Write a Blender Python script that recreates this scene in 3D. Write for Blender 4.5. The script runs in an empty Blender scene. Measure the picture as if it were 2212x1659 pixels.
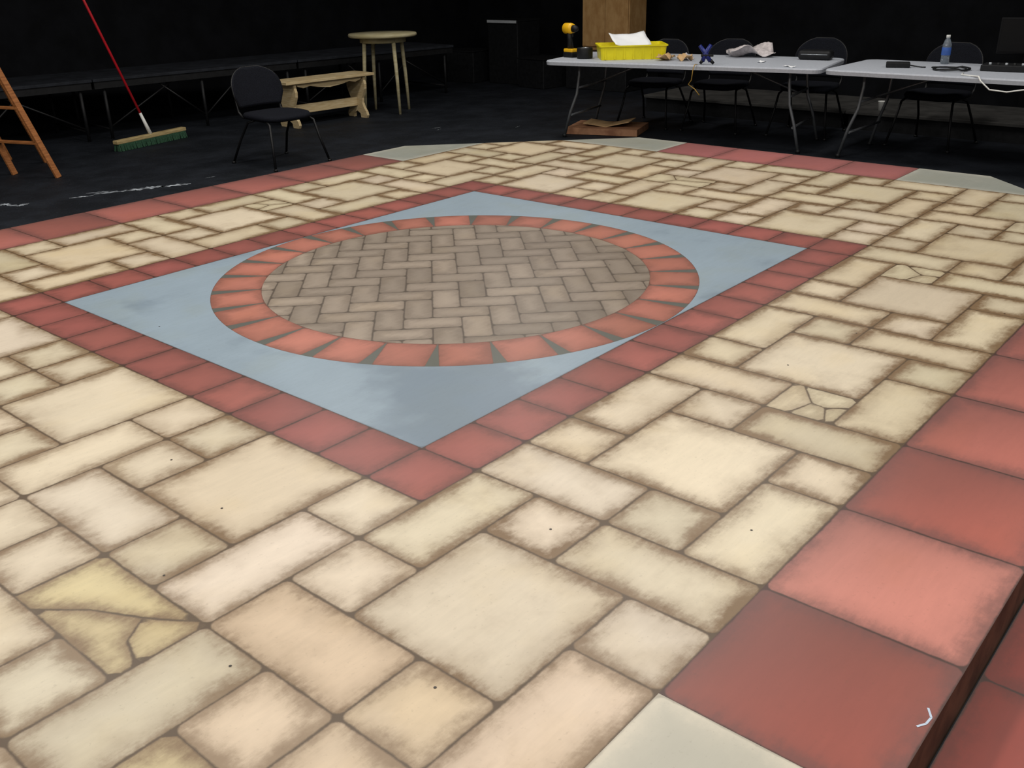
import bpy, bmesh, random
from math import *
from mathutils import Vector, Matrix
random.seed(7)
U=0.25           # one painted module in metres
PH=0.15          # platform height
scene=bpy.context.scene
scene.view_settings.view_transform='Standard'
def lin(c):
    return tuple(((v/255)/12.92 if v/255<=0.04045 else ((v/255+0.055)/1.055)**2.4) for v in c)
# ---------------------------------------------------------------- materials
class NT:
    def __init__(s,name):
        s.m=bpy.data.materials.new(name);s.m.use_nodes=True
        s.t=s.m.node_tree;s.b=s.t.nodes['Principled BSDF']
    def n(s,typ,**k):
        x=s.t.nodes.new(typ)
        for a,v in k.items():setattr(x,a,v)
        return x
    def put(s,sock,v):
        if isinstance(v,bpy.types.NodeSocket):s.t.links.new(v,sock)
        elif v is not None:sock.default_value=v
    def M(s,op,a,b=None,c=None,clamp=False):
        x=s.n('ShaderNodeMath',operation=op);x.use_clamp=clamp
        s.put(x.inputs[0],a)
        if b is not None:s.put(x.inputs[1],b)
        if c is not None:s.put(x.inputs[2],c)
        return x.outputs[0]
    def sm(s,v,a,b,lo=0.,hi=1.):
        x=s.n('ShaderNodeMapRange',interpolation_type='SMOOTHSTEP')
        s.put(x.inputs[0],v);x.inputs[1].default_value=a;x.inputs[2].default_value=b
        x.inputs[3].default_value=lo;x.inputs[4].default_value=hi
        return x.outputs[0]
    def noise(s,vec,scale,detail=3,rough=.5):
        x=s.n('ShaderNodeTexNoise');s.put(x.inputs['Vector'],vec)
        x.inputs['Scale'].default_value=scale;x.inputs['Detail'].default_value=detail
        x.inputs['Roughness'].default_value=rough
        return x.outputs['Fac']
    def mix(s,f,a,b,mode='MIX'):
        x=s.n('ShaderNodeMix',data_type='RGBA',blend_type=mode)
        s.put(x.inputs[0],f)
        for k,v in ((6,a),(7,b)):
            if isinstance(v,tuple):v=(*v[:3],1)
            s.put(x.inputs[k],v)
        return x.outputs[2]
def mat(name,rgb,rough=.6,var=.12,scale=12,metal=0.,rgb2=None,spec=.4,trans=0,stretch=None,bump=0):
    s=NT(name)
    tc=s.n('ShaderNodeTexCoord').outputs['Object']
    if stretch:
        mp=s.n('ShaderNodeMapping');mp.inputs['Scale'].default_value=stretch
        s.put(mp.inputs['Vector'],tc);tc=mp.outputs[0]
    f=s.noise(tc,scale,4,.6)
    a=lin(rgb)
    if rgb2:b=lin(rgb2)
    else:b=tuple(v*(1-var*2) for v in a);a=tuple(min(1,v*(1+var)) for v in a)
    col=s.mix(s.sm(f,.3,.7),a,b)
    s.put(s.b.inputs['Base Color'],col)
    s.b.inputs['Roughness'].default_value=rough;s.b.inputs['Metallic'].default_value=metal
    s.b.inputs['Specular IOR Level'].default_value=spec
    s.b.inputs['Transmission Weight'].default_value=trans
    if bump:
        bp=s.n('ShaderNodeBump');bp.inputs['Strength'].default_value=bump;bp.inputs['Distance'].default_value=.003
        s.put(bp.inputs['Height'],f);s.put(s.b.inputs['Normal'],bp.outputs[0])
    return s.m
def wood(name,c1,c2,stretch=(3,3,40)):
    return mat(name,c1,.65,rgb2=c2,scale=3,stretch=stretch,spec=.3)

def pattern_material():
    s=NT('painted_paving')
    def at(n):
        x=s.n('ShaderNodeAttribute',attribute_name=n);sp=s.n('ShaderNodeSeparateXYZ')
        s.put(sp.inputs[0],x.outputs['Vector']);return sp.outputs[0],sp.outputs[1],sp.outputs[2]
    u,v,grt=at('tuv');hx,hy,rnd=at('tsz');stn,grad,flag=at('trk');cd,cloud,_=at('tcd')
    col=s.n('ShaderNodeAttribute',attribute_name='tcol').outputs['Color']
    sc=s.n('ShaderNodeAttribute',attribute_name='scol').outputs['Color']
    P=s.n('ShaderNodeTexCoord').outputs['Object']
    off=s.n('ShaderNodeCombineXYZ');s.put(off.inputs[2],s.M('MULTIPLY',rnd,9.))
    ad=s.n('ShaderNodeVectorMath',operation='ADD');s.put(ad.inputs[0],P);s.put(ad.inputs[1],off.outputs[0]);PP=ad.outputs[0]
    r=.10
    au=s.M('ABSOLUTE',u);av=s.M('ABSOLUTE',v)
    wob=s.M('MULTIPLY',s.M('SUBTRACT',s.noise(PP,7,3),.5),.04)
    qx=s.M('ADD',s.M('SUBTRACT',au,hx),r);qy=s.M('ADD',s.M('SUBTRACT',av,hy),r)
    mx=s.M('MAXIMUM',qx,0.);my=s.M('MAXIMUM',qy,0.)
    ln=s.M('SQRT',s.M('ADD',s.M('MULTIPLY',mx,mx),s.M('MULTIPLY',my,my)))
    d=s.M('SUBTRACT',s.M('SUBTRACT',r,ln),s.M('MINIMUM',s.M('MAXIMUM',qx,qy),0.))
    d=s.M('ADD',s.M('MULTIPLY',d,s.M('SUBTRACT',1.,flag)),s.M('MULTIPLY',cd,flag))
    d=s.M('SUBTRACT',d,wob)
    n1=s.noise(PP,7,4,.65);n2=s.noise(PP,38,5,.75);n3=s.noise(PP,1.7,2);n4=s.noise(PP,90,2)
    nb=s.noise(PP,2.4,3,.55)
    mp=s.n('ShaderNodeMapping');mp.inputs['Rotation'].default_value=(0,0,.8);mp.inputs['Scale'].default_value=(1,6,1)
    s.put(mp.inputs['Vector'],PP);n5=s.noise(mp.outputs[0],9,6,.7)
    # scumbled, feathered edge staining
    dd=s.M('ADD',d,s.M('ADD',s.M('MULTIPLY',s.M('SUBTRACT',n1,.5),.34),s.M('ADD',s.M('MULTIPLY',s.M('SUBTRACT',n2,.5),.28),s.M('MULTIPLY',s.M('SUBTRACT',n5,.5),.24))))
    dd=s.M('ADD',dd,s.M('MULTIPLY',s.M('SUBTRACT',nb,.5),-.45))
    stain=s.sm(dd,-.04,.23,1.,0.)
    soft=s.sm(s.M('ADD',d,s.M('MULTIPLY',s.M('SUBTRACT',n1,.5),.45)),-.05,.46,1.,0.)
    st=s.M('ADD',s.M('MULTIPLY',stain,.54),s.M('MULTIPLY',soft,.42),clamp=True)
    st=s.M('ADD',st,s.M('MULTIPLY',s.sm(s.noise(PP,4.5,5,.65),.50,.78),.22),clamp=True)
    st=s.M('MULTIPLY',st,stn,clamp=True)
    g=s.M('ADD',s.M('DIVIDE',u,hx),s.M('DIVIDE',v,hy))
    g=s.sm(s.M('ADD',g,s.M('MULTIPLY',s.M('SUBTRACT',rnd,.5),1.6)),-1.6,1.8)
    g=s.M('MULTIPLY',g,grad)
    b1=s.M('ADD',.78,s.M('MULTIPLY',s.M('ADD',n5,n3),.22))
    cb=s.n('ShaderNodeCombineColor')
    for i in range(3):s.put(cb.inputs[i],b1)
    base=s.mix(1.,col,cb.outputs[0],'MULTIPLY')
    base=s.mix(s.M('MULTIPLY',s.sm(s.noise(PP,3.2,4),.48,.70),.4),base,s.mix(1.,base,(.985,.935,.80),'MULTIPLY'))
    base=s.mix(g,base,sc)
    vd=s.n('ShaderNodeVectorMath',operation='DISTANCE');s.put(vd.inputs[0],P);vd.inputs[1].default_value=(-1.12,-1.02,.15)
    cl=s.M('ADD',s.sm(vd.outputs['Value'],.1,.85,.36,0.),s.noise(P,2.0,4,.55))
    cl=s.M('ADD',s.M('MULTIPLY',s.sm(cl,.60,.78),.85),s.M('MULTIPLY',s.sm(cl,.40,.80),.15))
    base=s.mix(s.M('MULTIPLY',cl,cloud,clamp=True),base,sc)
    base=s.mix(st,base,sc)
    gr=s.M('MULTIPLY',s.sm(s.M('ADD',d,s.M('MULTIPLY',s.M('SUBTRACT',n2,.5),.03)),.0,.028,1.,0.),grt)
    gc=s.mix(.62,sc,lin((44,34,24)))
    base=s.mix(gr,base,gc)
    base=s.mix(s.M('MULTIPLY',s.sm(n4,.62,.8),.15),base,lin((90,70,50)))
    s.put(s.b.inputs['Base Color'],base)
    s.b.inputs['Roughness'].default_value=.40;s.b.inputs['Specular IOR Level'].default_value=.5
    return s.m
PAVE=pattern_material()
def floor_material():
    s=NT('black_floor_paint')
    P=s.n('ShaderNodeTexCoord').outputs['Object']
    a=s.noise(P,2.2,5,.65);b=s.noise(P,60,3)
    col=s.mix(s.sm(a,.35,.75),lin((19,22,27)),lin((30,34,41)))
    col=s.mix(s.M('MULTIPLY',s.sm(b,.6,.75),.3),col,lin((70,78,90)))
    s.put(s.b.inputs['Base Color'],col)
    s.put(s.b.inputs['Roughness'],s.sm(a,.3,.7,.6,.75));s.b.inputs['Specular IOR Level'].default_value=.2
    return s.m
MF=floor_material()
MW=mat('black_wall_paint',(17,18,21),.85,.2,3,spec=.1)
MCEIL=mat('dark_ceiling',(40,40,42),.9,.1,2)
MSIDE=mat('platform_edge_dark',(112,86,66),.7,.25,8)
MBLK=mat('black_plastic',(20,21,23),.55,.2,20,spec=.3)
MFAB=mat('black_fabric',(24,26,33),.9,.3,220,bump=.5,spec=.12)
MTUBE=mat('black_tube',(15,15,17),.5,.1,10,metal=.1)
MTOP=mat('grey_white_table_plastic',(176,181,190),.5,.04,60,spec=.3)
MLEG=mat('grey_metal',(112,115,118),.4,.1,10,metal=.6)
MRISE=mat('black_riser_top',(36,39,45),.7,.2,6,spec=.2)
MSCUFF=mat('white_paint_scuff',(190,198,206),.7,rgb2=(30,33,38),scale=16)
MPLY=wood('pale_plywood',(206,188,150),(182,158,114))
MHEAD=wood('broom_head_wood',(188,168,120),(150,130,90))
MBAM=wood('cream_painted_wood',(180,172,140),(158,148,112),(2,2,10))
MORG=wood('orange_ladder_wood',(168,108,60),(130,80,42))
MCAB=wood('tan_plywood',(186,148,98),(164,124,76),(4,4,2))
MRED=mat('red_handle_paint',(190,30,42),.35,.1,8)
MWHT=mat('white_plastic',(225,226,222),.5,.04,8)
MGRN=mat('green_bristle',(44,80,58),.9,.3,160)
MYEL=mat('yellow_plastic',(232,218,28),.4,.06,6)
MDY=mat('drill_yellow',(238,184,30),.4,.05,6)
MPAP=mat('white_paper',(238,240,242),.8,.02,6)
MBLU=mat('blue_plastic',(24,36,110),.4,.15,10)
MTAN=mat('cardboard',(190,156,112),.8,.1,10)
MCRATE=wood('reddish_crate_wood',(158,116,86),(124,84,60),(3,10,3))
MCLEAR=mat('clear_plastic',(215,228,240),.08,.02,5,trans=.85)
MBLAB=mat('blue_label',(60,96,170),.5,.1,20)
MCLOTH=mat('crumpled_plastic_bag',(198,190,190),.5,.12,30)
MYC=mat('yellow_cable',(170,136,60),.5,.1,10)
MALU=mat('aluminium_trim',(150,155,160),.35,.05,10,metal=.5)

# ---------------------------------------------------------------- mesh tools
class G:
    def __init__(s):s.v=[];s.f=[];s.mi=[];s.sm=[]
    def add(s,vs,fs,mi=0,smooth=False):
        o=len(s.v);s.v+= [tuple(v) for v in vs]
        for f in fs:s.f.append([i+o for i in f]);s.mi.append(mi);s.sm.append(smooth)
    def box(s,sx,sy,sz,c=(0,0,0),rot=None,bev=0,mi=0,segs=2):
        bm=bmesh.new();bmesh.ops.create_cube(bm,size=1)
        bmesh.ops.scale(bm,vec=(sx,sy,sz),verts=bm.verts)
        if bev:bmesh.ops.bevel(bm,geom=bm.edges[:],offset=bev,segments=segs,affect='EDGES',profile=.5)
        Mx=Matrix.Translation(c)@(rot.to_4x4() if rot else Matrix())
        bmesh.ops.transform(bm,matrix=Mx,verts=bm.verts)
        bm.verts.index_update()
        s.add([v.co[:] for v in bm.verts],[[v.index for v in f.verts] for f in bm.faces],mi,False);bm.free()
    def tube(s,pts,r,seg=10,mi=0,caps=True,smooth=True):
        pts=[Vector(p) for p in pts]
        rs=r if isinstance(r,(list,tuple)) else [r]*len(pts)
        vs=[];fs=[];ref=None
        for i,p in enumerate(pts):
            if i==0:t=pts[1]-p
            elif i==len(pts)-1:t=p-pts[i-1]
            else:t=(pts[i+1]-p).normalized()+(p-pts[i-1]).normalized()
            t.normalize()
            if ref is None:
                ref=Vector((0,0,1)) if abs(t.z)<.9 else Vector((1,0,0))
            a=(ref-t*ref.dot(t)).normalized();b=t.cross(a);ref=a
            for k in range(seg):
                an=2*pi*k/seg;vs.append(p+(a*cos(an)+b*sin(an))*rs[i])
        for i in range(len(pts)-1):
            for k in range(seg):
                k2=(k+1)%seg
                fs.append([i*seg+k,i*seg+k2,(i+1)*seg+k2,(i+1)*seg+k])
        s.add(vs,fs,mi,smooth)
        if caps:
            n=len(pts)-1
            s.add(vs[:seg],[list(range(seg))[::-1]],mi);s.add(vs[n*seg:],[list(range(seg))],mi)
    def lathe(s,prof,c=(0,0,0),seg=24,mi=0,axis=None):
        vs=[];fs=[];n=len(prof)
        R=axis.to_4x4() if axis else Matrix()
        for k in range(seg):
            a=2*pi*k/seg
            for r,z in prof:vs.append((R@Vector((r*cos(a),r*sin(a),z)))+Vector(c))
        for k in range(seg):
            k2=(k+1)%seg
            for i in range(n-1):fs.append([k*n+i,k2*n+i,k2*n+i+1,k*n+i+1])
        s.add(vs,fs,mi,True)
    def extr(s,poly,th,Mx,mi=0):
        n=len(poly);vs=[Mx@Vector((x,y,-th/2)) for x,y in poly]+[Mx@Vector((x,y,th/2)) for x,y in poly]
        fs=[list(range(n))[::-1],list(range(n,2*n))]+[[i,(i+1)%n,n+(i+1)%n,n+i] for i in range(n)]
        s.add(vs,fs,mi)
    def obj(s,name,mats,parent=None,loc=(0,0,0),rot=(0,0,0)):
        me=bpy.data.meshes.new(name);me.from_pydata(s.v,[],s.f)
        for m in (mats if isinstance(mats,(list,tuple)) else [mats]):me.materials.append(m)
        for p,i,q in zip(me.polygons,s.mi,s.sm):p.material_index=i;p.use_smooth=q
        bm=bmesh.new();bm.from_mesh(me);bmesh.ops.remove_doubles(bm,verts=bm.verts,dist=1e-5)
        bmesh.ops.recalc_face_normals(bm,faces=bm.faces);bm.to_mesh(me);bm.free()
        me.update()
        o=bpy.data.objects.new(name,me);scene.collection.objects.link(o)
        o.location=loc;o.rotation_euler=rot
        if parent:o.parent=parent
        return o
def empty(name,loc,rz,label,cat,group=None):
    e=bpy.data.objects.new(name,None);scene.collection.objects.link(e)
    e.empty_display_size=.1;e.location=loc;e.rotation_euler=(0,0,rz)
    tag(e,label,cat,group);return e
def tag(o,label,cat,group=None):
    o['label']=label;o['category']=cat
    if group:o['group']=group
def W(x,y,z=0):return (x*U,y*U,z)    # modules -> metres
def clone(e,name,loc,rz,label):
    c=e.copy();c.name=name;scene.collection.objects.link(c);c.location=loc;c.rotation_euler=(0,0,rz);c['label']=label
    for ch in list(e.children):
        k=ch.copy();k.parent=c;scene.collection.objects.link(k)
    return c

# ---------------------------------------------------------------- room
def struct(name,sx,sy,sz,c,m):
    g=G();g.box(sx,sy,sz);o=g.obj(name,m,loc=c);o['kind']='structure';return o
g=G()
x0,x1,y0,y1=-6.,8.7,-6.,7.9
g.add([(x0,y0,0),(x1,y0,0),(x1,y1,0),(x0,y1,0),(x0,y0,-.1),(x1,y0,-.1),(x1,y1,-.1),(x0,y1,-.1)],
 [[0,1,2,3],[7,6,5,4],[0,4,5,1],[1,5,6,2],[2,6,7,3],[3,7,4,0]],0)
rs_=random.Random(11)
for (cx,cy,L,wd,an) in ((.30,4.10,.32,.08,-.45),(.52,4.02,.34,.12,-.40),(.72,3.92,.28,.10,-.45),(.22,4.20,.2,.03,-.5),
    (.05,4.16,.18,.04,-.4),(-.45,4.42,.12,.08,-.9),(-.42,4.32,.14,.05,-1.2),(-.62,4.35,.14,.03,.3),(-.36,4.28,.10,.06,.2),(1.1,3.95,.10,.01,-.2),(4.05,4.15,.16,.01,-.2),(4.0,4.05,.1,.008,.3),(4.6,3.45,.12,.008,.3)):
    pts=[];n=16
    for k in range(n+1):
        t=k/n-.5;e_=wd*rs_.uniform(.1,.7)*(1-abs(t)*1.6);pts.append((cx+t*L*cos(an)-e_*sin(an),cy+t*L*sin(an)+e_*cos(an)))
    for k in range(n,-1,-1):
        t=k/n-.5;e_=-wd*rs_.uniform(.1,.7)*(1-abs(t)*1.6);pts.append((cx+t*L*cos(an)-e_*sin(an),cy+t*L*sin(an)+e_*cos(an)))
    g.add([(a,b,.001+.0003*rs_.random()) for a,b in pts[:1]]+[(a,b,.0012) for a,b in pts[1:]],[list(range(len(pts)))],1)
o=g.obj('floor',[MF,MSCUFF]);o['kind']='structure'
struct('wall_left',x1-x0,.12,3.9,((x0+x1)/2,y1+.06,1.95),MW)
struct('wall_back',.12,y1-y0,3.9,(x1+.06,(y0+y1)/2,1.95),MW)
struct('ceiling',x1-x0,y1-y0,.1,((x0+x1)/2,(y0+y1)/2,3.95),MCEIL)
struct('trim_1',.16,.10,3.9,(8.6,5.12,1.95),mat('black_pilaster',(44,44,46),.6,.2,4))
struct('trim_2',.45,3.6,3.9,(8.45,-2.4,1.95),mat('black_masking_flat',(13,14,16),.85,.2,4,spec=.1))

# ---------------------------------------------------------------- painted platform
polys=[]
def clip(poly,a,b,c):
    out=[];n=len(poly)
    for i in range(n):
        p,q=poly[i],poly[(i+1)%n];dp=a*p[0]+b*p[1]-c;dq=a*q[0]+b*q[1]-c
        if dp<=1e-9:out.append(p)
        if (dp<-1e-9 and dq>1e-9) or (dp>1e-9 and dq<-1e-9):
            t=dp/(dp-dq);out.append((p[0]+(q[0]-p[0])*t,p[1]+(q[1]-p[1])*t))
    return out
def oct_clip(p):
    for a in (1,-1):
        for b in (1,-1):
            p=clip(p,a,b,22)
            if len(p)<3:return []
    return p
def jit(c,a,h=1.):
    k=1+random.uniform(-a,a);return tuple(max(0,min(255,v*k+random.uniform(-h,h))) for v in c)
def add_poly(p,cx,cy,hx,hy,tcol,scol,stain=1.,grad=0.,grout=1.,ang=0.,z=PH,rnd=None,cds=None,cloud=0.):
    if len(p)<3:return
    polys.append((p,z,cx,cy,ang,hx,hy,random.random() if rnd is None else rnd,stain,grad,grout,lin(tcol),lin(scol),cds,cloud))
def rect_tile(x0,x1,y0,y1,*a,**k):
    p=oct_clip([(x0,y0),(x1,y0),(x1,y1),(x0,y1)])
    add_poly(p,(x0+x1)/2,(y0+y1)/2,(x1-x0)/2,(y1-y0)/2,*a,**k)
def segd(p,a,b):
    vx,vy=b[0]-a[0],b[1]-a[1];l2=vx*vx+vy*vy
    t=0 if l2==0 else max(0,min(1,((p[0]-a[0])*vx+(p[1]-a[1])*vy)/l2))
    return hypot(p[0]-a[0]-t*vx,p[1]-a[1]-t*vy)
def shard(pts,col,scol,stain=1.0,step=.1):
    """irregular stone fragment: fine cells carrying the true distance to the fragment's outline"""
    rnd=random.random()
    xs=[p[0] for p in pts];ys=[p[1] for p in pts]
    i0,i1=int(floor(min(xs)/step+1e-6)),int(ceil(max(xs)/step-1e-6));j0,j1=int(floor(min(ys)/step+1e-6)),int(ceil(max(ys)/step-1e-6))
    for i in range(i0,i1):
        for j in range(j0,j1):
            p=pts
            for a,b,c in ((1,0,(i+1)*step),(-1,0,-i*step),(0,1,(j+1)*step),(0,-1,-j*step)):
                p=clip(p,a,b,c)
                if len(p)<3:break
            if len(p)<3:continue
            ar=abs(sum(p[k][0]*p[(k+1)%len(p)][1]-p[(k+1)%len(p)][0]*p[k][1] for k in range(len(p))))
            if ar<1e-6:continue
            cds=[min(segd(q,pts[k],pts[(k+1)%len(pts)]) for k in range(len(pts))) for q in p]
            add_poly(p,0,0,50,50,col,scol,stain=stain,rnd=rnd,cds=cds)
CREAM=[(215,201,177),(212,199,175),(216,202,182),(213,198,172),(206,194,170),(216,203,178),(210,196,175)]
BR=(122,98,70)
cell=[(1,3,1,3),(3,4,0,2),(3,4,2,3),(2,4,3,4),(1,2,3,4),(0,1,2,4),(0,1,1,2),(0,2,0,1),(2,3,0,1)]
YST=(202,186,144)
A_,B_,C_,D_,E_,F_=(-11,-4.35),(-10.6,-4.85),(-10.34,-5.39),(-10,-5.9),(-10.76,-6),(-10.62,-5.6)
cracked={
 (-11,-6):[[(-11,-4),A_,B_,C_,D_,(-10,-4)],[A_,(-11,-6),E_,F_,C_,B_],[C_,F_,E_,(-10,-6),D_]],
 (-2,-9):[[(-2,-8),(-2,-8.35),(-1.5,-8.5),(-1,-8.15),(-1,-8)],[(-2,-8.35),(-2,-8.9),(-1.55,-8.72),(-1.5,-8.5)],[(-2,-8.9),(-2,-9),(-1.35,-9),(-1.55,-8.72)],[(-1.5,-8.5),(-1.55,-8.72),(-1.35,-9),(-1,-9),(-1,-8.15)]],
 (10,0):[[(10,2),(10,1.3),(10.5,1.1),(11,1.5),(11,2)],[(10,1.3),(10,0),(10.7,0),(10.5,1.1)],[(10.5,1.1),(10.7,0),(11,0),(11,1.5)]],
 (1,8):[[(1,9),(1,8.3),(1.5,8.5),(1.4,9)],[(1,8.3),(1,8),(2,8),(2,8.2),(1.5,8.5)],[(1.5,8.5),(2,8.2),(2,9),(1.4,9)]],
 (-13,-9):[[(-13,-7),(-13,-9),(-12.5,-9),(-12.2,-7.9),(-12.1,-7)],[(-12.1,-7),(-12.2,-7.9),(-11.6,-7.55),(-11,-7.8),(-11,-7)],[(-12.5,-9),(-11,-9),(-11,-7.8),(-11.6,-7.55),(-12.2,-7.9)]],
 (5,-8):[[(5,-7),(5,-7.5),(5.5,-7.65),(6,-7.2),(6,-7)],[(5,-7.5),(5,-8),(5.6,-8),(5.5,-7.65)],[(5.5,-7.65),(5.6,-8),(6,-8),(6,-7.2)]],
 (10,-9):[[(10,-8),(10,-8.6),(11,-8.3),(11,-8)],[(10,-8.6),(10,-9),(11,-9),(11,-8.3)]]}
for ox in range(-14,14,4):
    for oy in range(-10,10,4):
        for a,b,c,d in cell:
            X0,X1,Y0,Y1=ox+a,ox+b,oy+c,oy+d
            if Y0>=-6 and Y1<=6:
                if X0>=-7 and X1<=7:continue
                if X0<-7<X1:X1=-7
                if X0<7<X1:X0=7
            col=jit(random.choice(CREAM),.03);stn=random.uniform(.85,1.12)
            if X0>2 or Y0>5 or (X0>-4 and Y0<-6):stn+=.14;col=tuple(v*k for v,k in zip(col,(.975,.97,.945)))
            if X0<-9.5 and Y0<-7:col=tuple(v*k for v,k in zip(col,(1.0,.965,.94)))
            if (X0,Y0) in cracked:
                yc=YST if X0<-9 else (208,196,166)
                for fr in cracked[(X0,Y0)]:shard(fr,jit(yc,.02),BR,stain=1. if X0<-9 else .6)
                continue
            rect_tile(X0,X1,Y0,Y1,col,BR,stain=stn)
RST=(94,58,52)
for sgn in (-1,1):
    for k in range(-8,8,2):
        ya,yb=(10,12) if sgn>0 else (-12,-10)
        c=jit((174,104,92) if sgn<0 else (164,100,92),.08)
        if sgn<0 and k==-8:c=(154,82,70)
        if sgn<0 and k==-6:c=(202,132,118)
        if sgn<0 and k==-4:c=(178,98,84)
        rect_tile(k,k+2,ya,yb,c,(104,72,68),stain=.78,grad=.6,cloud=.25)
    for k in range(-4,4,2):
        xa,xb=(14,16) if sgn>0 else (-16,-14)
        rect_tile(xa,xb,k,k+2,jit((178,110,108),.05),(114,76,72),stain=.6,grad=.4,cloud=.2)
GY=(148,151,142)
for sx in (1,-1):
    for sy in (1,-1):
        near=(sx<0 and sy<0)
        lt=(212,203,184) if near else (184,182,170)
        a,b=sorted((8*sx,12*sx));c,d=sorted((10*sy,12*sy))
        rect_tile(a,b,c,d,GY,lt,stain=.8,grad=.45 if near else .3,grout=.6,cloud=.5)
        a,b=sorted((14*sx,16*sx));c,d=sorted((4*sy,8*sy))
        rect_tile(a,b,c,d,GY,lt,stain=.8,grad=.2,grout=.6,cloud=.6)
for k in range(-7,7):
    for ya in (-6,5):rect_tile(k,k+1,ya,ya+1,jit((156,90,82),.07),RST,stain=.75,grad=.25)
for k in range(-5,5):
    for xa in (-7,6):rect_tile(xa,xa+1,k,k+1,jit((156,90,82),.07),RST,stain=.75,grad=.25)
RO,RI=4.99,4.0
BL=(140,156,168);BD=(98,112,126)
for sx in (1,-1):
    for sy in (1,-1):
        arc=[(RO*cos(t*pi/2/24)*sx,RO*sin(t*pi/2/24)*sy) for t in range(25)]
        p=arc[:1]+[(6*sx,0),(6*sx,5*sy),(0,5*sy)]+arc[:0:-1]
        if sx*sy<0:p=p[::-1]
        add_poly(p,0,0,6,5,BL,BD,stain=.1,grout=.55,rnd=.31,cloud=.6)
NB=28;w=.885
for k in range(NB):
    a=2*pi*(k+.5)/NB;ca,sa=cos(a),sin(a)
    def loc(t,s_):return (t*ca-s_*sa,t*sa+s_*ca)
    ss=[-w/2+w*i/4 for i in range(5)]
    p=[loc(sqrt(RI*RI-s_*s_),s_) for s_ in ss[::-1]]+[loc(sqrt(RO*RO-s_*s_),s_) for s_ in ss]
    add_poly(p[::-1],4.49*ca,4.49*sa,.5,w/2+.01,jit((176,112,96),.06),(110,70,58),stain=.72,grad=.2,ang=a,grout=.6)
    a2=a+2*pi/NB;c2,s2=cos(a2),sin(a2)
    def loc2(t,s_):return (t*c2-s_*s2,t*s2+s_*c2)
    th0=a+asin(w/2/RO);th1=a2-asin(w/2/RO)
    q=[loc(sqrt(RI*RI-w*w/4),w/2),loc(sqrt(RO*RO-w*w/4),w/2)]+[(RO*cos(th0+(th1-th0)*i/4),RO*sin(th0+(th1-th0)*i/4)) for i in (1,2,3)]+[loc2(sqrt(RO*RO-w*w/4),-w/2),loc2(sqrt(RI*RI-w*w/4),-w/2)]
    add_poly(q,0,0,50,50,(88,90,84),(80,80,70),stain=0,grout=0)
bw=.53
CR=96
e1=(1/sqrt(2),-1/sqrt(2));e2=(1/sqrt(2),1/sqrt(2))
def clip_circle(p):
    n=CR
    for i in range(n):
        t=2*pi*(i+.5)/n
        p=clip(p,cos(t),sin(t),RI*cos(pi/n))
        if len(p)<3:return []
    return p
for i in range(-24,24):
    for j in range(-14,14):
        bx,by=i+2*j,i-2*j
        for (X0,Y0,X1,Y1) in ((bx,by,bx+2,by+1),(bx,by+1,bx+1,by+3)):
            cx,cy=(X0+X1)/2*bw,(Y0+Y1)/2*bw
            if cx*cx+cy*cy>25:continue
            wpt=lambda X,Y:(e1[0]*X*bw+e2[0]*Y*bw,e1[1]*X*bw+e2[1]*Y*bw)
            p=clip_circle([wpt(X0,Y0),wpt(X1,Y0),wpt(X1,Y1),wpt(X0,Y1)])
            C=(e1[0]*cx+e2[0]*cy,e1[1]*cx+e2[1]*cy)
            k_=random.uniform(.9,1.06)*(1.0-.012*cx)
            add_poly(p,C[0],C[1],(X1-X0)*bw/2,(Y1-Y0)*bw/2,tuple(v*k_ for v in (148,135,121)),(98,86,74),stain=.6,grout=.85,ang=-pi/4)
for (x,y) in [(-8.6,-4.2),(-9.8,-4.9),(-10.2,-6.7),(-6.5,-7.6),(-5.1,-9.4),(1.6,-7.9),(-.4,-7.6),(-5.6,2.2),(2.4,-2.2),(-.1,-.6),(-9.2,-8.4),(4.1,-9.6),(-8.3,-2.6),(8.2,-2.4),(9.3,4.2)]:
    add_poly([(x+.016*cos(a*pi/4),y+.016*sin(a*pi/4)) for a in range(8)],0,0,50,50,(50,42,36),(50,40,30),stain=0,grout=0,z=PH+.0008)
# small paint chip on the red tile by the edge
sq=[(-6.70,-11.90),(-6.80,-11.96),(-6.90,-11.95),(-6.98,-11.90)]
for (p,q) in zip(sq,sq[1:]):
    l=hypot(q[0]-p[0],q[1]-p[1]);nx,ny=-(q[1]-p[1])/l*.010,(q[0]-p[0])/l*.010
    add_poly([(p[0]+nx,p[1]+ny),(p[0]-nx,p[1]-ny),(q[0]-nx,q[1]-ny),(q[0]+nx,q[1]+ny)],0,0,50,50,(190,204,222),(190,204,220),stain=0,grout=0,z=PH+.0008)

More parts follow.
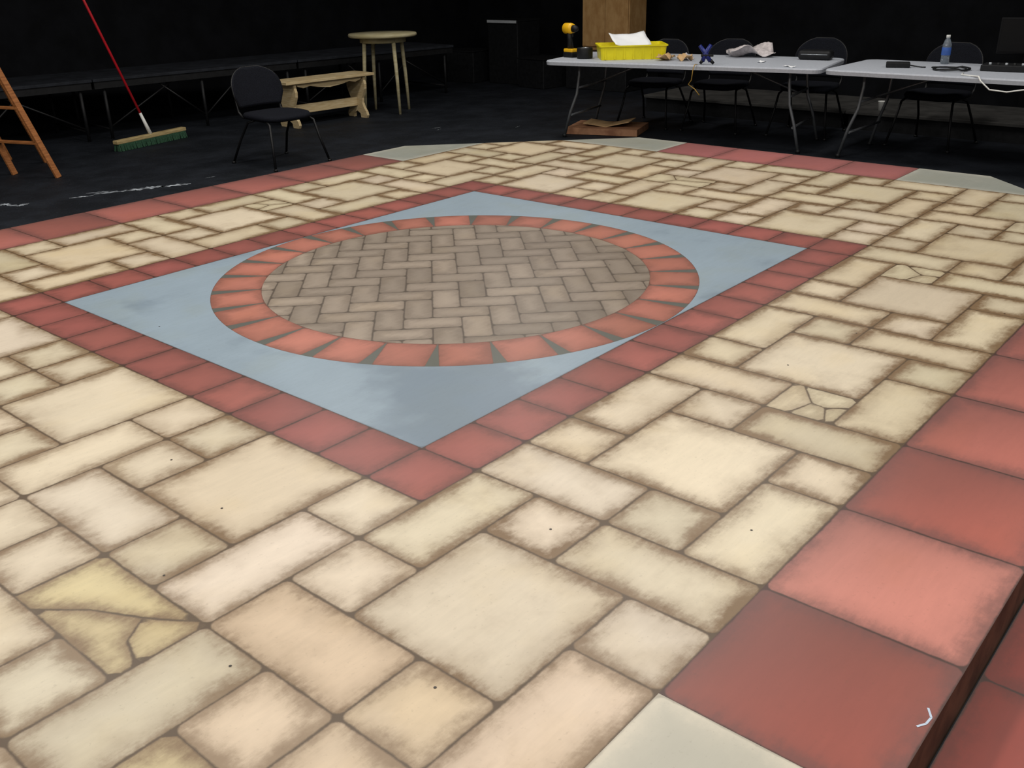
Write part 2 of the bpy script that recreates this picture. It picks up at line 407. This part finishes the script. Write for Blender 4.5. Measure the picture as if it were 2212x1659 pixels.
def build_pattern(name,polys,sides=None,low=None):
    vs=[];fs=[];data=[];CD=[]
    for P_ in polys:
        o=len(vs);vs+=[(x*U,y*U,P_[1]) for x,y in P_[0]];f=list(range(o,len(vs)))
        CD+=P_[13] if P_[13] else [0.]*len(P_[0])
        ar=sum(P_[0][i][0]*P_[0][(i+1)%len(P_[0])][1]-P_[0][(i+1)%len(P_[0])][0]*P_[0][i][1] for i in range(len(P_[0])))
        if ar<0:f=f[::-1]
        fs.append(f);data.append(P_)
    nt=len(fs)
    if sides:
        zt=PH if low is None else low
        o=len(vs);n=len(sides)
        vs+=[(x*U,y*U,zt) for x,y in sides]+[(x*U,y*U,0.) for x,y in sides]
        for i in range(n):fs.append([o+i,o+n+i,o+n+(i+1)%n,o+(i+1)%n])
        fs.append([o+n+i for i in range(n)][::-1])
    me=bpy.data.meshes.new(name);me.from_pydata(vs,[],fs)
    me.materials.append(PAVE);me.materials.append(MSIDE)
    nl=len(me.loops);buf={k:[0.]*(3*nl) for k in ('tuv','tsz','trk','tcol','scol','tcd')}
    for pi_,p in enumerate(me.polygons):
        if pi_>=nt:p.material_index=1;continue
        (_,z,cx,cy,ang,hx,hy,rnd,stn,grad,grt,tc,sc,cds,cloud)=data[pi_]
        ca,sa=cos(-ang),sin(-ang)
        for li in p.loop_indices:
            vi=me.loops[li].vertex_index;co=me.vertices[vi].co
            dx,dy=co.x/U-cx,co.y/U-cy
            for k,val in (('tuv',(dx*ca-dy*sa,dx*sa+dy*ca,grt)),('tsz',(hx,hy,rnd)),('trk',(stn,grad,1. if cds else 0.)),('tcol',tc),('scol',sc),('tcd',(CD[vi],cloud,0.))):
                buf[k][3*li:3*li+3]=val
    for k in buf:
        me.attributes.new(k,'FLOAT_VECTOR','CORNER')
    for k in buf:
        me.attributes[k].data.foreach_set('vector',buf[k])
    me.update()
    o=bpy.data.objects.new(name,me);scene.collection.objects.link(o);return o
octo=[(-10,-12),(10,-12),(16,-6),(16,6),(10,12),(-10,12),(-16,6),(-16,-6)]
o=build_pattern('stage_platform',polys,octo)
tag(o,'low octagonal stage platform painted as cream paving with a herringbone medallion','stage platform')
polys=[]
for k in range(-6,4):
    x=-5.3+2*k
    add_poly([(x,-14.2),(x+2,-14.2),(x+2,-12.02),(x,-12.02)],x+1,-13.1,1,1.08,jit((146,56,42),.06),(84,42,34),stain=.6,grad=.3,z=.012)
o=build_pattern('painted_step_board',polys,[(-17.3,-14.2),(2.7,-14.2),(2.7,-12.02),(-17.3,-12.02)],.012)
tag(o,'low board painted with deep red tiles along the platform edge','step board')

# ---------------------------------------------------------------- chairs
def build_chair(loc,rz,label,group):
    e=empty('stacking_chair',loc,rz,label,'chair',group)
    g=G()
    n=24
    def ring(sc,z):
        return [(.235*sc*copysign(abs(cos(t))**.6,cos(t)),.225*sc*copysign(abs(sin(t))**.6,sin(t))+.01,z-.012*abs(sin(t))*(sin(t)>0)) for t in [2*pi*i/n for i in range(n)]]
    R=[ring(.9,.41),ring(1.,.42),ring(1.02,.44),ring(.98,.458),ring(.8,.462),ring(.4,.455)]
    vs=[v for r_ in R for v in r_];fs=[]
    for i in range(len(R)-1):
        for k in range(n):fs.append([i*n+k,i*n+(k+1)%n,(i+1)*n+(k+1)%n,(i+1)*n+k])
    fs.append(list(range(n))[::-1]);fs.append(list(range((len(R)-1)*n,len(R)*n)))
    g.add(vs,fs,0,True);g.obj('seat',MFAB,e)
    g=G();nu,nv=20,16
    def bp(i,j,off):
        u=-1+2*i/nu;v=j/nv
        half=.235*sqrt(max(.0,1-max(0,(v-.45)/.58)**2.4))*(.84+.16*min(1,v/.3))
        x=u*half;z=.50+.335*v
        y=-.235-.07*v+.055*(x/.24)**2+off
        return (x,y,z)
    vs=[bp(i,j,.012) for j in range(nv+1) for i in range(nu+1)]+[bp(i,j,-.012) for j in range(nv+1) for i in range(nu+1)]
    m=(nu+1)*(nv+1);fs=[]
    for j in range(nv):
        for i in range(nu):
            a=j*(nu+1)+i;fs.append([a,a+1,a+nu+2,a+nu+1]);fs.append([m+a+nu+1,m+a+nu+2,m+a+1,m+a])
    bd=[i for i in range(nu+1)]+[j*(nu+1)+nu for j in range(1,nv+1)]+[nv*(nu+1)+i for i in range(nu-1,-1,-1)]+[j*(nu+1) for j in range(nv-1,0,-1)]
    for k in range(len(bd)):
        a,b=bd[k],bd[(k+1)%len(bd)];fs.append([a,m+a,m+b,b])
    g.add(vs,fs,0,True)
    rim=[Vector(vs[i])-Vector((0,.012,0)) for i in bd];g.tube(rim+[rim[0]],.008,6,1,False)
    g.obj('backrest',[MFAB,MTUBE],e)
    for sx in (1,-1):
        g=G();g.tube([(sx*.27,.29,.008),(sx*.235,.235,.22),(sx*.215,.20,.38),(sx*.20,.15,.405),(sx*.2,-.02,.41)],.010);g.lathe([(0,0),(.017,0),(.015,.02),(0,.022)],(sx*.27,.29,0),12);g.obj('leg',MTUBE,e)
        g=G();g.tube([(sx*.265,-.29,.008),(sx*.23,-.20,.22),(sx*.21,-.10,.38),(sx*.2,-.02,.405)],.010);g.lathe([(0,0),(.017,0),(.015,.02),(0,.022)],(sx*.265,-.29,0),12);g.obj('leg',MTUBE,e)
        g=G();g.tube([(sx*.2,.0,.41),(sx*.205,-.17,.42),(sx*.205,-.215,.46),(sx*.2,-.255,.62),(sx*.17,-.285,.72)],.010);g.obj('backrest_support',MTUBE,e)
    return e
def facing(dx,dy):return atan2(dy,dx)-pi/2
GC='black stacking chairs'
ch=build_chair(W(7.5,15.95),facing(-.02,-1),'black stacking chair with rounded fabric back beside the platform edge',GC)
ch.scale=(1.10,1.12,.98)
c=clone(ch,'stacking_chair.001',W(22.2,9.3),facing(-1,-.1),'black stacking chair tucked behind the folding table near the yellow bin')
c.scale=(1.08,1.08,1.0)
c=clone(ch,'stacking_chair.002',W(22.6,6.4),facing(-1,-.15),'black stacking chair behind the folding table by the crumpled bag');c.scale=(1.08,1.08,1.02)
c=clone(ch,'stacking_chair.003',W(23.3,2.9),facing(-1,-.1),'black stacking chair where the two folding tables meet');c.scale=(1.08,1.08,1.05)
c=clone(ch,'stacking_chair.004',W(23.5,-1.9),facing(-1,.1),'black stacking chair behind the water bottle on the folding table');c.scale=(1.08,1.08,1.04)

# ---------------------------------------------------------------- folding tables
TL,TD,TH=2.66,1.02,.745
def build_table(loc,rz,label,group):
    e=empty('folding_table',loc,rz,label,'table',group)
    g=G();pl=[]
    rc=.09
    for cx,cy,a0 in ((1,1,0),(-1,1,90),(-1,-1,180),(1,-1,270)):
        for k in range(7):
            a=radians(a0+15*k);pl.append((cx*(TL/2-rc)+rc*cos(a),cy*(TD/2-rc)+rc*sin(a)))
    n=len(pl)
    def rg(s_,z):return [(x-copysign(s_,x),y-copysign(s_,y),z) for x,y in pl]
    R=[rg(.03,TH-.045),rg(.004,TH-.042),rg(0,TH-.012),rg(.006,TH-.002),rg(.016,TH)]
    vs=[v for r_ in R for v in r_];fs=[]
    for i in range(4):
        for k in range(n):fs.append([i*n+k,i*n+(k+1)%n,(i+1)*n+(k+1)%n,(i+1)*n+k])
    fs+= [list(range(n))[::-1],list(range(4*n,5*n))]
    g.add(vs,fs);g.obj('tabletop',MTOP,e)
    for sx in (1,-1):
        for sy in (1,-1):
            g=G();x=sx*(TL/2-.28)
            g.tube([(x+sx*.12,sy*.36,.012),(x+sx*.06,sy*.35,.25),(x+sx*.0,sy*.33,.42),(x-sx*.02,sy*.32,.60),(x-sx*.02,sy*.32,TH-.046)],.014)
            g.lathe([(0,0),(.02,0),(.02,.03),(0,.035)],(x+sx*.12,sy*.36,0),12,1)
            g.obj('leg',[MLEG,MBLK],e)
        g=G();g.tube([(sx*(TL/2-.23),-.35,.22),(sx*(TL/2-.23),.35,.22)],.011);g.tube([(sx*(TL/2-.29),-.33,.48),(sx*(TL/2-.29),.33,.48)],.011)
        g.tube([(sx*(TL/2-.29),0,.48),(sx*(TL/2-.85),0,TH-.05)],.010)
        g.obj('leg_brace',MLEG,e)
    return e
t1c=(19.75,6.2);t1a=atan2(-.982,.189)
tb=build_table(W(*t1c),t1a,'long grey-white folding table holding the yellow bin and drill','folding tables')
tb2=clone(tb,'folding_table.001',W(20.75,-4.80),-pi/2,'long grey-white folding table holding a water bottle and black cables')

# ---------------------------------------------------------------- risers
def build_riser(loc,rz,L,D,H,label,group):
    e=empty('black_riser',loc,rz,label,'stage riser',group)
    g=G();g.box(L,D,.03,(0,0,H-.015),bev=.004);g.obj('deck',MRISE,e)
    g=G()
    for sy in (1,-1):g.box(L-.02,.03,.07,(0,sy*(D/2-.03),H-.065))
    for sx in (1,-1):g.box(.03,D-.08,.07,(sx*(L/2-.03),0,H-.065))
    g.obj('frame',MBLK,e)
    for sx in (-1,0,1):
        for sy in (1,-1):
            g=G();x=sx*(L/2-.12);g.tube([(x,sy*(D/2-.06),0),(x,sy*(D/2-.06),H-.1)],.018,8);g.obj('leg',MBLK,e)
    g=G()
    for sx in (-1,1):
        g.tube([(sx*(L/2-.12),-(D/2-.06),.12),(sx*.35,-(D/2-.06),H-.1)],.01,6)
        g.tube([(sx*(L/2-.12),-(D/2-.06),.10),(sx*(L/2-.12),D/2-.06,.10)],.01,6)
        g.tube([(0,-(D/2-.06),.12),(sx*.5,-(D/2-.06),H-.1)],.01,6)
    g.obj('leg_brace',MTUBE,e)
    return e
RL,RD,RH=2.44,1.0,.62
ra=atan2(26.6-24.3,2.5-25.3)+pi   # along the wall
rd=Vector((cos(ra),sin(ra),0));rn=Vector((-sin(ra),cos(ra),0))
A0=Vector((25.6*U,24.3*U,0))
for k in range(3):
    c_=A0-rd*(RL/2+k*(RL+.01))+rn*(RD/2)
    if k==0:r1=build_riser(c_,ra,RL,RD,RH,'black folding stage riser standing along the black wall','wall risers')
    else:clone(r1,'black_riser.%03d'%k,c_,ra,'black folding stage riser standing along the black wall')
def low_deck(loc):
    e=empty('low_deck',loc,0,'low black deck with a worn grey top behind the tables','stage riser','low decks')
    g=G();g.box(1.1,2.42,.03,(0,0,.165),bev=.004);g.obj('deck',mat('worn_grey_deck',(62,61,59),.75,.2,5),e)
    g=G();g.box(1.04,2.36,.15,(0,0,.075));g.obj('frame',MBLK,e)
    return e
d1=low_deck((6.84,1.75,0))
d2=clone(d1,'low_deck.001',(6.84,-.68,0),0,d1['label']);d3=clone(d1,'low_deck.002',(6.84,-3.11,0),0,d1['label'])

# ---------------------------------------------------------------- round table
e=empty('round_table',W(18.5,22.1),0.3,'small round cream-painted wooden table with slim splayed legs','table')
g=G();g.lathe([(0,.86),(.385,.86),(.40,.868),(.402,.885),(.395,.898),(0,.90)],seg=48);g.obj('tabletop',MBAM,e)
g=G();g.lathe([(0,.80),(.27,.80),(.27,.86),(0,.86)],seg=32);g.obj('apron',MBAM,e)
for k in range(4):
    a=pi/4+k*pi/2+.25
    g=G();g.tube([(.30*cos(a),.30*sin(a),0),(.28*cos(a),.28*sin(a),.4),(.245*cos(a),.245*sin(a),.86)],[.016,.021,.024],10);g.obj('leg',MBAM,e)

# ---------------------------------------------------------------- plywood bench
e=empty('plywood_bench',W(14.75,22.2),radians(-3),'unfinished plywood bench with scrolled board legs beside the round table','bench')
e.scale=(1.08,1.08,1.06)
BL_,BD_,BH=1.12,.34,.47
g=G();g.box(BL_,BD_,.028,(0,0,BH-.014),bev=.004);g.obj('seat',MPLY,e)
prof=[(-.15,0),(-.06,0),(-.05,.045),(0,.07),(.05,.045),(.06,0),(.15,0),(.165,.03),(.15,.07),(.115,.11),(.095,.16),(.10,.21),(.125,.26),(.15,.31),(.155,.36),(.14,.40),(.14,.442),
      (-.14,.442),(-.14,.40),(-.155,.36),(-.15,.31),(-.125,.26),(-.10,.21),(-.095,.16),(-.115,.11),(-.15,.07),(-.165,.03)]
for sx in (1,-1):
    g=G();Mx=Matrix.Translation((sx*(BL_/2-.12),0,0))@Matrix(((0,0,1,0),(1,0,0,0),(0,1,0,0),(0,0,0,1)))
    g.extr(prof,.03,Mx);g.obj('leg',MPLY,e)
g=G();g.box(BL_-.27,.03,.09,(0,0,.17),bev=.002);g.obj('stretcher',MPLY,e)
ap=[(-.42,.0),(.42,0),(.40,-.03),(.33,-.05),(.25,-.035),(.15,-.055),(0,-.07),(-.15,-.055),(-.25,-.035),(-.33,-.05),(-.40,-.03)]
g=G();Mx=Matrix.Translation((0,-.12,BH-.028))@Matrix(((1,0,0,0),(0,0,1,0),(0,1,0,0),(0,0,0,1)))
g.extr(ap,.02,Mx);g.obj('apron',MPLY,e)

# ---------------------------------------------------------------- push broom
e=empty('push_broom',W(6.85,23.7),atan2(.9,3.9),'push broom with red handle, wooden head and green bristles','broom')
g=G();g.box(.92,.07,.038,(0,0,.088),bev=.008);g.obj('broom_head',MHEAD,e)
g=G();rr=random.Random(3)
for i in range(60):
    for j in range(5):
        x=-.44+i*.0149;y=-.03+j*.015
        dx,dy=rr.uniform(-.008,.008),(y*.5+rr.uniform(-.006,.006))
        g.tube([(x,y,.072),(x+dx,y+dy,0.002)],.0075,4,caps=False,smooth=False)
o=g.obj('bristles',MGRN,e);o['kind']='stuff'
Rz=Matrix.Rotation(-atan2(.9,3.9),3,'Z')
top=Rz@Vector((-.36,.24,1.51));bs=Vector((0,0,.105))
dv=(top-bs).normalized()
g=G();g.tube([bs,bs+dv*.22],[.02,.014],12);g.obj('handle_socket',MWHT,e)
g=G();g.tube([bs+dv*.2,bs+dv*1.5,bs+dv*1.52],[.0125,.0125,.008],12);g.obj('handle',MRED,e)

# ---------------------------------------------------------------- step ladder
R_=Vector((.7071,-.7071,0));AW=Vector((.7071,.7071,0))
e=empty('step_ladder',W(1.25,20.3),0,'worn orange wooden A-frame step ladder standing on the black floor','ladder')
lean=-R_*.60+Vector((0,0,1.78))
side=(-R_*.90+AW*.43).normalized()
def railbox(p,q,wd,th,name,m=MORG):
    p=Vector(p);q=Vector(q);z=(q-p).normalized();x=side-z*side.dot(z);x.normalize();y=z.cross(x)
    g=G();g.box(th,wd,(q-p).length,(p+q)/2,Matrix((x,y,z)).transposed(),bev=.003);return g.obj(name,m,e)
Bw=.50;tw=.30
railbox((0,0,.0),lean,.055,.022,'rail')
p2=side*Bw;q2=side*((Bw+tw)/2)+lean
railbox(p2,q2,.055,.022,'rail')
for k in range(1,6):
    t=k/6;a=lean*t;b=p2+(q2-p2)*t
    g=G();z=(b-a).normalized();up=Vector((0,0,1));y=up.cross(z).normalized();x=y.cross(z)
    g.box(.018,.065,(b-a).length,(a+b)/2,Matrix((x,y,z)).transposed(),bev=.003);g.obj('step',MORG,e)
rb=AW*.75-R_*.35
railbox(rb+side*.03,lean+side*.03,.035,.018,'rear_rail');railbox(rb+side*(Bw-.03),q2-side*.03,.035,.018,'rear_rail')
g=G();g.box(.34,.18,.03,lean+side*.2+Vector((0,0,.01)),Matrix((side,Vector((0,0,1)).cross(side),Vector((0,0,1)))).transposed(),bev=.004);g.obj('top_cap',MORG,e)

# ---------------------------------------------------------------- things at the back
def boxthing(name,sx,sy,sz,loc,rz,m,label,cat,trimm=None):
    e=empty(name,loc,rz,label,cat)
    g=G();g.box(sx,sy,sz-.02,(0,0,(sz-.02)/2),bev=.01);g.obj('body',m,e)
    g=G();g.box(sx+.02,sy+.02,.02,(0,0,sz-.01),bev=.004);g.obj('lid',trimm or m,e)
    return e
bx=boxthing('equipment_cabinet',.5,.56,.87,(7.75,6.15,0),radians(0),MBLK,'tall black equipment cabinet with a pale metal front trim','cabinet')
g=G();g.box(.014,.54,.035,(-.267,0,.852));g.obj('front_trim',mat('pale_trim',(170,174,178),.6,.05,10),bx)
boxthing('black_cube',.5,.5,.45,(7.55,6.85,0),.1,MBLK,'plain black rehearsal cube beside the equipment cabinet','box')
boxthing('black_cube.001',.5,.5,.40,(7.55,5.45,0),-.1,MBLK,'plain black rehearsal cube against the equipment cabinet','box')
boxthing('black_plinth',.8,1.0,.5,(7.95,4.55,0),0,MBLK,'black plinth supporting the tan plywood cabinet','plinth')
e=empty('plywood_cabinet',(7.95,4.53,.5),0,'tall tan plywood cabinet with paired doors on a black plinth','cabinet')
g=G();g.box(.4,.76,1.5,(0,0,.75),bev=.006);g.obj('body',MCAB,e)
for sy in (1,-1):
    g=G();g.box(.02,.365,1.40,(-.212,sy*.186,.75),bev=.003);g.obj('door',MCAB,e)

# crate under table
e=empty('wooden_crate',W(19.45,9.8),t1a+.15,'low flat reddish wooden board crate with cardboard flaps under the table','crate')
g=G()
for sy in (1,-1):g.box(.74,.02,.055,(0,sy*.24,.03),bev=.002)
for sx in (1,-1):g.box(.02,.46,.055,(sx*.36,0,.03),bev=.002)
g.box(.74,.50,.012,(0,0,.062));g.obj('body',MCRATE,e)
g=G();g.box(.25,.30,.006,(-.10,0,.086),Matrix.Rotation(.12,3,'Y'));g.box(.24,.30,.006,(.14,0,.10),Matrix.Rotation(-.22,3,'Y'));g.obj('cardboard_flap',MTAN,e)

# ---------------------------------------------------------------- things on tables
z=TH
e=empty('cordless_drill',(18.35*U,10.9*U,z),atan2(-.95,-.15),'yellow and black cordless drill standing on its battery','drill')
g=G();g.box(.14,.10,.05,(0,0,.025),bev=.01);g.obj('battery',MBLK,e)
g=G();g.box(.13,.095,.035,(0,0,.067),bev=.01);g.tube([(-.005,0,.08),(-.015,0,.17),(-.02,0,.25)],[.034,.028,.034],12,1);g.obj('handle',[MDY,MBLK],e)
g=G();Ry=Matrix.Rotation(pi/2,3,'Y');g.lathe([(0,-.10),(.035,-.097),(.052,-.08),(.054,.0),(.045,.03),(.035,.035),(0,.035)],(0,0,.275),20,0,Ry);g.obj('motor_housing',MDY,e)
g=G();g.lathe([(.0,.0),(.036,.0),(.034,.03),(.024,.06),(.01,.07),(0,.07)],(.032,0,.275),16,0,Ry);g.obj('chuck',MBLK,e)
g=G();g.box(.02,.018,.04,(.022,0,.215),bev=.004);g.obj('trigger',MBLK,e)
e.scale=(.95,.95,.98)

e=empty('yellow_bin',(19.2*U,8.6*U,z),atan2(-2.0,1.45)+.1,'shallow boxy yellow plastic tote bin with a rim','bin')
g=G()
def rr_(sx,sy,zz,r=.025):
    o_=[]
    for cx,cy,a0 in ((1,1,0),(-1,1,90),(-1,-1,180),(1,-1,270)):
        for k in range(5):
            a=radians(a0+22.5*k);o_.append((cx*(sx/2-r)+r*cos(a),cy*(sy/2-r)+r*sin(a),zz))
    return o_
R=[rr_(.62,.38,0),rr_(.64,.40,.12),rr_(.665,.425,.12),rr_(.665,.425,.132),rr_(.625,.385,.132),rr_(.60,.36,.01)]
n=20;vs=[v for r_ in R for v in r_];fs=[]
for i in range(5):
    for k in range(n):fs.append([i*n+k,i*n+(k+1)%n,(i+1)*n+(k+1)%n,(i+1)*n+k])
fs+=[list(range(n))[::-1],list(range(5*n,6*n))]
g.add(vs,fs,0)
for k in range(-3,4):g.box(.012,.008,.11,(k*.09,-.196,.06))
g.obj('bin_shell',MYEL,e)
def sheet(name,sx,sy,loc,rot,m,label,cat,amp=.02,thick=.002,nx=10,ny=8,seed=1,bend=0.):
    rr=random.Random(seed);ph=[rr.uniform(0,6) for _ in range(4)]
    g=G();vs=[]
    for j in range(ny+1):
        for i in range(nx+1):
            u=i/nx-.5;v=j/ny-.5
            zz=amp*(sin(u*5+ph[0])*cos(v*4+ph[1])+.5*sin(u*11+v*9+ph[2]))+bend*u*u
            vs.append((u*sx,v*sy,zz))
    mz=min(v[2] for v in vs);vs=[(a,b,c-mz) for a,b,c in vs];m_=len(vs)
    vs+= [(a,b,c+thick) for a,b,c in vs];fs=[]
    for j in range(ny):
        for i in range(nx):
            a=j*(nx+1)+i;fs.append([a+nx+1,a+nx+2,a+1,a]);fs.append([m_+a,m_+a+1,m_+a+nx+2,m_+a+nx+1])
    bd=[i for i in range(nx+1)]+[j*(nx+1)+nx for j in range(1,ny+1)]+[ny*(nx+1)+i for i in range(nx-1,-1,-1)]+[j*(nx+1) for j in range(ny-1,0,-1)]
    for k in range(len(bd)):
        a,b=bd[k],bd[(k+1)%len(bd)];fs.append([a,b,m_+b,m_+a])
    g.add(vs,fs,0,True);o_=g.obj(name,m,loc=loc,rot=rot);tag(o_,label,cat);return o_
sheet('paper_sheet',.36,.28,(19.3*U,8.75*U,z+.145),(radians(22),0,atan2(-2,1.45)+.25),MPAP,'loose white paper sheets resting across the yellow bin','paper',.008,.004,bend=.12)
e=empty('tape_roll',(18.2*U,10.1*U,z),0,'black roll of gaffer tape beside the yellow bin','tape')
g=G();g.lathe([(.04,0),(.075,0),(.078,.01),(.078,.09),(.075,.1),(.04,.1),(.04,0)],seg=28);g.obj('roll',MBLK,e)
g=G();g.lathe([(.035,.0),(.041,0),(.041,.1),(.035,.1),(.035,0)],seg=24);g.obj('core',MALU,e)
for i,(x,y,a,s_) in enumerate(((19.0,6.9,.3,.20),(19.6,6.4,1.1,.16),(19.1,6.1,2.,.14))):
    sheet('cardboard_scrap',s_,s_*.7,(x*U,y*U,z),(0,0,a),MTAN if i!=1 else MCLOTH,'crumpled tan cardboard scrap lying near the yellow bin' if i!=1 else 'crumpled pale scrap lying near the yellow bin','scrap',.024,.004,seed=i+3)
e=empty('spring_clamp',(18.2*U,4.75*U,z),t1a+.4,'blue plastic spring clamp with dark jaws at the table edge','clamp')
g=G();g.tube([(-.02,-.02,.03),(.0,0,.09),(.05,.01,.17)],[.018,.022,.016],10);g.obj('handle',MBLU,e)
g=G();g.tube([(.05,-.02,.03),(.01,0,.09),(-.05,.01,.165)],[.018,.022,.016],10);g.obj('handle',MBLU,e)
g=G();g.tube([(-.04,-.02,.012),(-.02,-.02,.04)],[.012,.016],8);g.tube([(.08,-.02,.012),(.05,-.02,.04)],[.012,.016],8);g.box(.11,.03,.02,(.02,-.01,.08),bev=.004);g.obj('jaw',MBLK,e)
g=G();g.tube([(17.95*U,4.9*U,z+.006),(17.68*U,4.85*U,z+.01),(17.58*U,4.85*U,z-.03),(17.6*U,4.9*U,z-.12),(17.65*U,5.05*U,z-.16),(17.7*U,4.8*U,z-.2),(17.7*U,4.6*U,z-.25)],.004,6)
o=g.obj('loose_wire',MYC);tag(o,'thin yellow wire hanging over the table edge','wire')
sheet('crumpled_plastic_bag',.42,.28,(21.6*U,4.7*U,z),(0,0,-.9),MCLOTH,'crumpled pale plastic bag lying on the table','bag',.045,.004,14,12,seed=9)
e=empty('black_pouch',(21.7*U,2.1*U,z),t1a,'black zip pouch lying flat on the table','pouch')
g=G();g.box(.30,.16,.085,(0,0,.0425),bev=.03,segs=4);g.obj('body',MBLK,e)
g=G();g.tube([(-.12,-.082,.05),(.12,-.082,.05)],.004,6);g.obj('zipper',MALU,e)
sheet('paper_scrap',.10,.06,(20.0*U,3.4*U,z),(0,0,.2),MPAP,'small scrap of white paper on the table','paper',.004,.002,seed=20)
sheet('paper_scrap.001',.12,.05,(18.9*U,1.8*U,z),(0,0,1.2),MPAP,'torn scrap of white paper at the table edge','paper',.004,.002,seed=21)
e=empty('water_bottle',(22.2*U,-2.35*U,z),0,'clear plastic water bottle with blue label and white cap','bottle')
g=G();g.lathe([(0,.003),(.028,0),(.034,.012),(.033,.06),(.035,.07),(.033,.08),(.035,.14),(.034,.16),(.022,.20),(.013,.215),(.013,.225),(0,.225)],seg=24);g.obj('bottle_body',MCLEAR,e)
g=G();g.lathe([(.0355,.075),(.0362,.08),(.0362,.135),(.0355,.14)],seg=24);g.obj('label_band',MBLAB,e)
g=G();g.lathe([(0,.218),(.016,.218),(.016,.238),(.014,.241),(0,.241)],seg=20);g.obj('cap',MWHT,e)
e.scale=(1.05,1.05,.98)
e=empty('power_adapter',(20.4*U,-1.4*U,z),-1.2,'black power adapter brick with cable on the table','power adapter')
g=G();g.box(.19,.09,.045,(0,0,.0225),bev=.008);g.obj('body',MBLK,e)
g=G();g.tube([(.09,0,.02),(.15,.02,.008),(.19,-.01,.006),(.22,-.01,.006)],.005,6);g.obj('cable',MBLK,e)
e=empty('black_audio_box',(21.0*U,-4.8*U,z),-pi/2+.1,'flat black audio interface box with knobs on the table','audio equipment')
g=G();g.box(.42,.22,.05,(0,0,.025),bev=.006);g.obj('body',MBLK,e)
for k in range(6):
    g=G();g.lathe([(0,.065),(.011,.065),(.012,.05)],(-.15+.06*k,-.05,0),10);g.obj('knob',MBLK if k%2 else MALU,e)
for k,(m,lab) in enumerate(((MBLK,'coiled black cable heaped on the table'),(MWHT,'thin white cable looping over the table edge'))):
    g=G()
    if k==0:
        pts=[(20.35*U+.13*cos(t*.7)*(1+.2*sin(t)),-3.15*U+.13*sin(t*.7)*(1+.15*cos(1.7*t)),z+.008+.004*(t%3)) for t in [i*.5 for i in range(60)]]
    else:
        pts=[(19.5*U,-3.8*U,z+.006),(19.0*U,-3.9*U,z+.006),(18.85*U,-4.2*U,z+.006),(18.68*U,-4.5*U,z+.008),(18.57*U,-4.6*U,z-.02),(18.55*U,-4.9*U,z-.08),(18.57*U,-5.4*U,z-.09),(18.55*U,-6.2*U,z-.05),(18.61*U,-6.6*U,z+.004),(18.9*U,-6.8*U,z+.008)]
    g.tube(pts,.006,6);o=g.obj('power_cable',m);tag(o,lab,'cable')
e=empty('computer_monitor',(22.0*U,-4.95*U,z),-pi/2+.25,'black flat computer monitor on a round stand','monitor')
MMON=mat('monitor_black',(12,12,14),.6,.1,20,spec=.15)
g=G();g.lathe([(0,0),(.12,0),(.12,.012),(.03,.02),(0,.02)],seg=28);g.tube([(0,0,.015),(0,.01,.14)],.02,10);g.obj('stand',MMON,e)
g=G();g.box(.46,.03,.28,(0,0,.25),bev=.008);g.obj('casing',MMON,e)
g=G();g.box(.43,.004,.245,(0,-.0165,.25));g.obj('screen',mat('dark_screen',(8,8,10),.4,.05,3,spec=.2),e)
e=empty('paper_cup',(6.5,.25,.18),0,'small white paper cup standing behind the table','cup')
g=G();g.lathe([(0,0),(.028,0),(.036,.085),(.039,.088),(.036,.09),(.034,.085),(.026,.006),(0,.006)],seg=24);g.obj('cup_body',MWHT,e)

# ---------------------------------------------------------------- lights
def area(x,y,zz,sx,sy,p,col=(1,.96,.905)):
    l=bpy.data.lights.new('ceiling_light','AREA');l.shape='RECTANGLE';l.size=sx;l.size_y=sy;l.energy=p;l.color=col
    o=bpy.data.objects.new('ceiling_light',l);scene.collection.objects.link(o);o.location=(x,y,zz)
for x,p in ((-4,60),(-1.2,53),(1.6,46),(4.4,42)):
    for y in (-3.4,0,3.2):
        area(x,y,3.8,1.3,.5,p)
w_=bpy.data.worlds.new('World');scene.world=w_;w_.use_nodes=True
w_.node_tree.nodes['Background'].inputs[0].default_value=(.9,.93,1,1);w_.node_tree.nodes['Background'].inputs[1].default_value=.13

# ---------------------------------------------------------------- camera
cam=bpy.data.cameras.new('camera');co=bpy.data.objects.new('camera',cam);scene.collection.objects.link(co)
e0,e1_,e2_=.71317,.41834,.02374
cy,sy=cos(e0),sin(e0);cp,sp=cos(e1_),sin(e1_);cr,sr=cos(e2_),sin(e2_)
fw=Vector((cy*cp,sy*cp,-sp));rt=Vector((sy,-cy,0));dn=fw.cross(rt)
r2v=cr*rt+sr*dn;d2v=-sr*rt+cr*dn
Rm=Matrix((r2v,-d2v,-fw)).transposed().to_4x4()
co.matrix_world=Matrix.Translation((-13.80182*U,-13.38318*U,5.97349*U+PH))@Rm
cam.sensor_width=36;cam.lens=2057.249/2212*36;cam.clip_start=.05
scene.camera=co
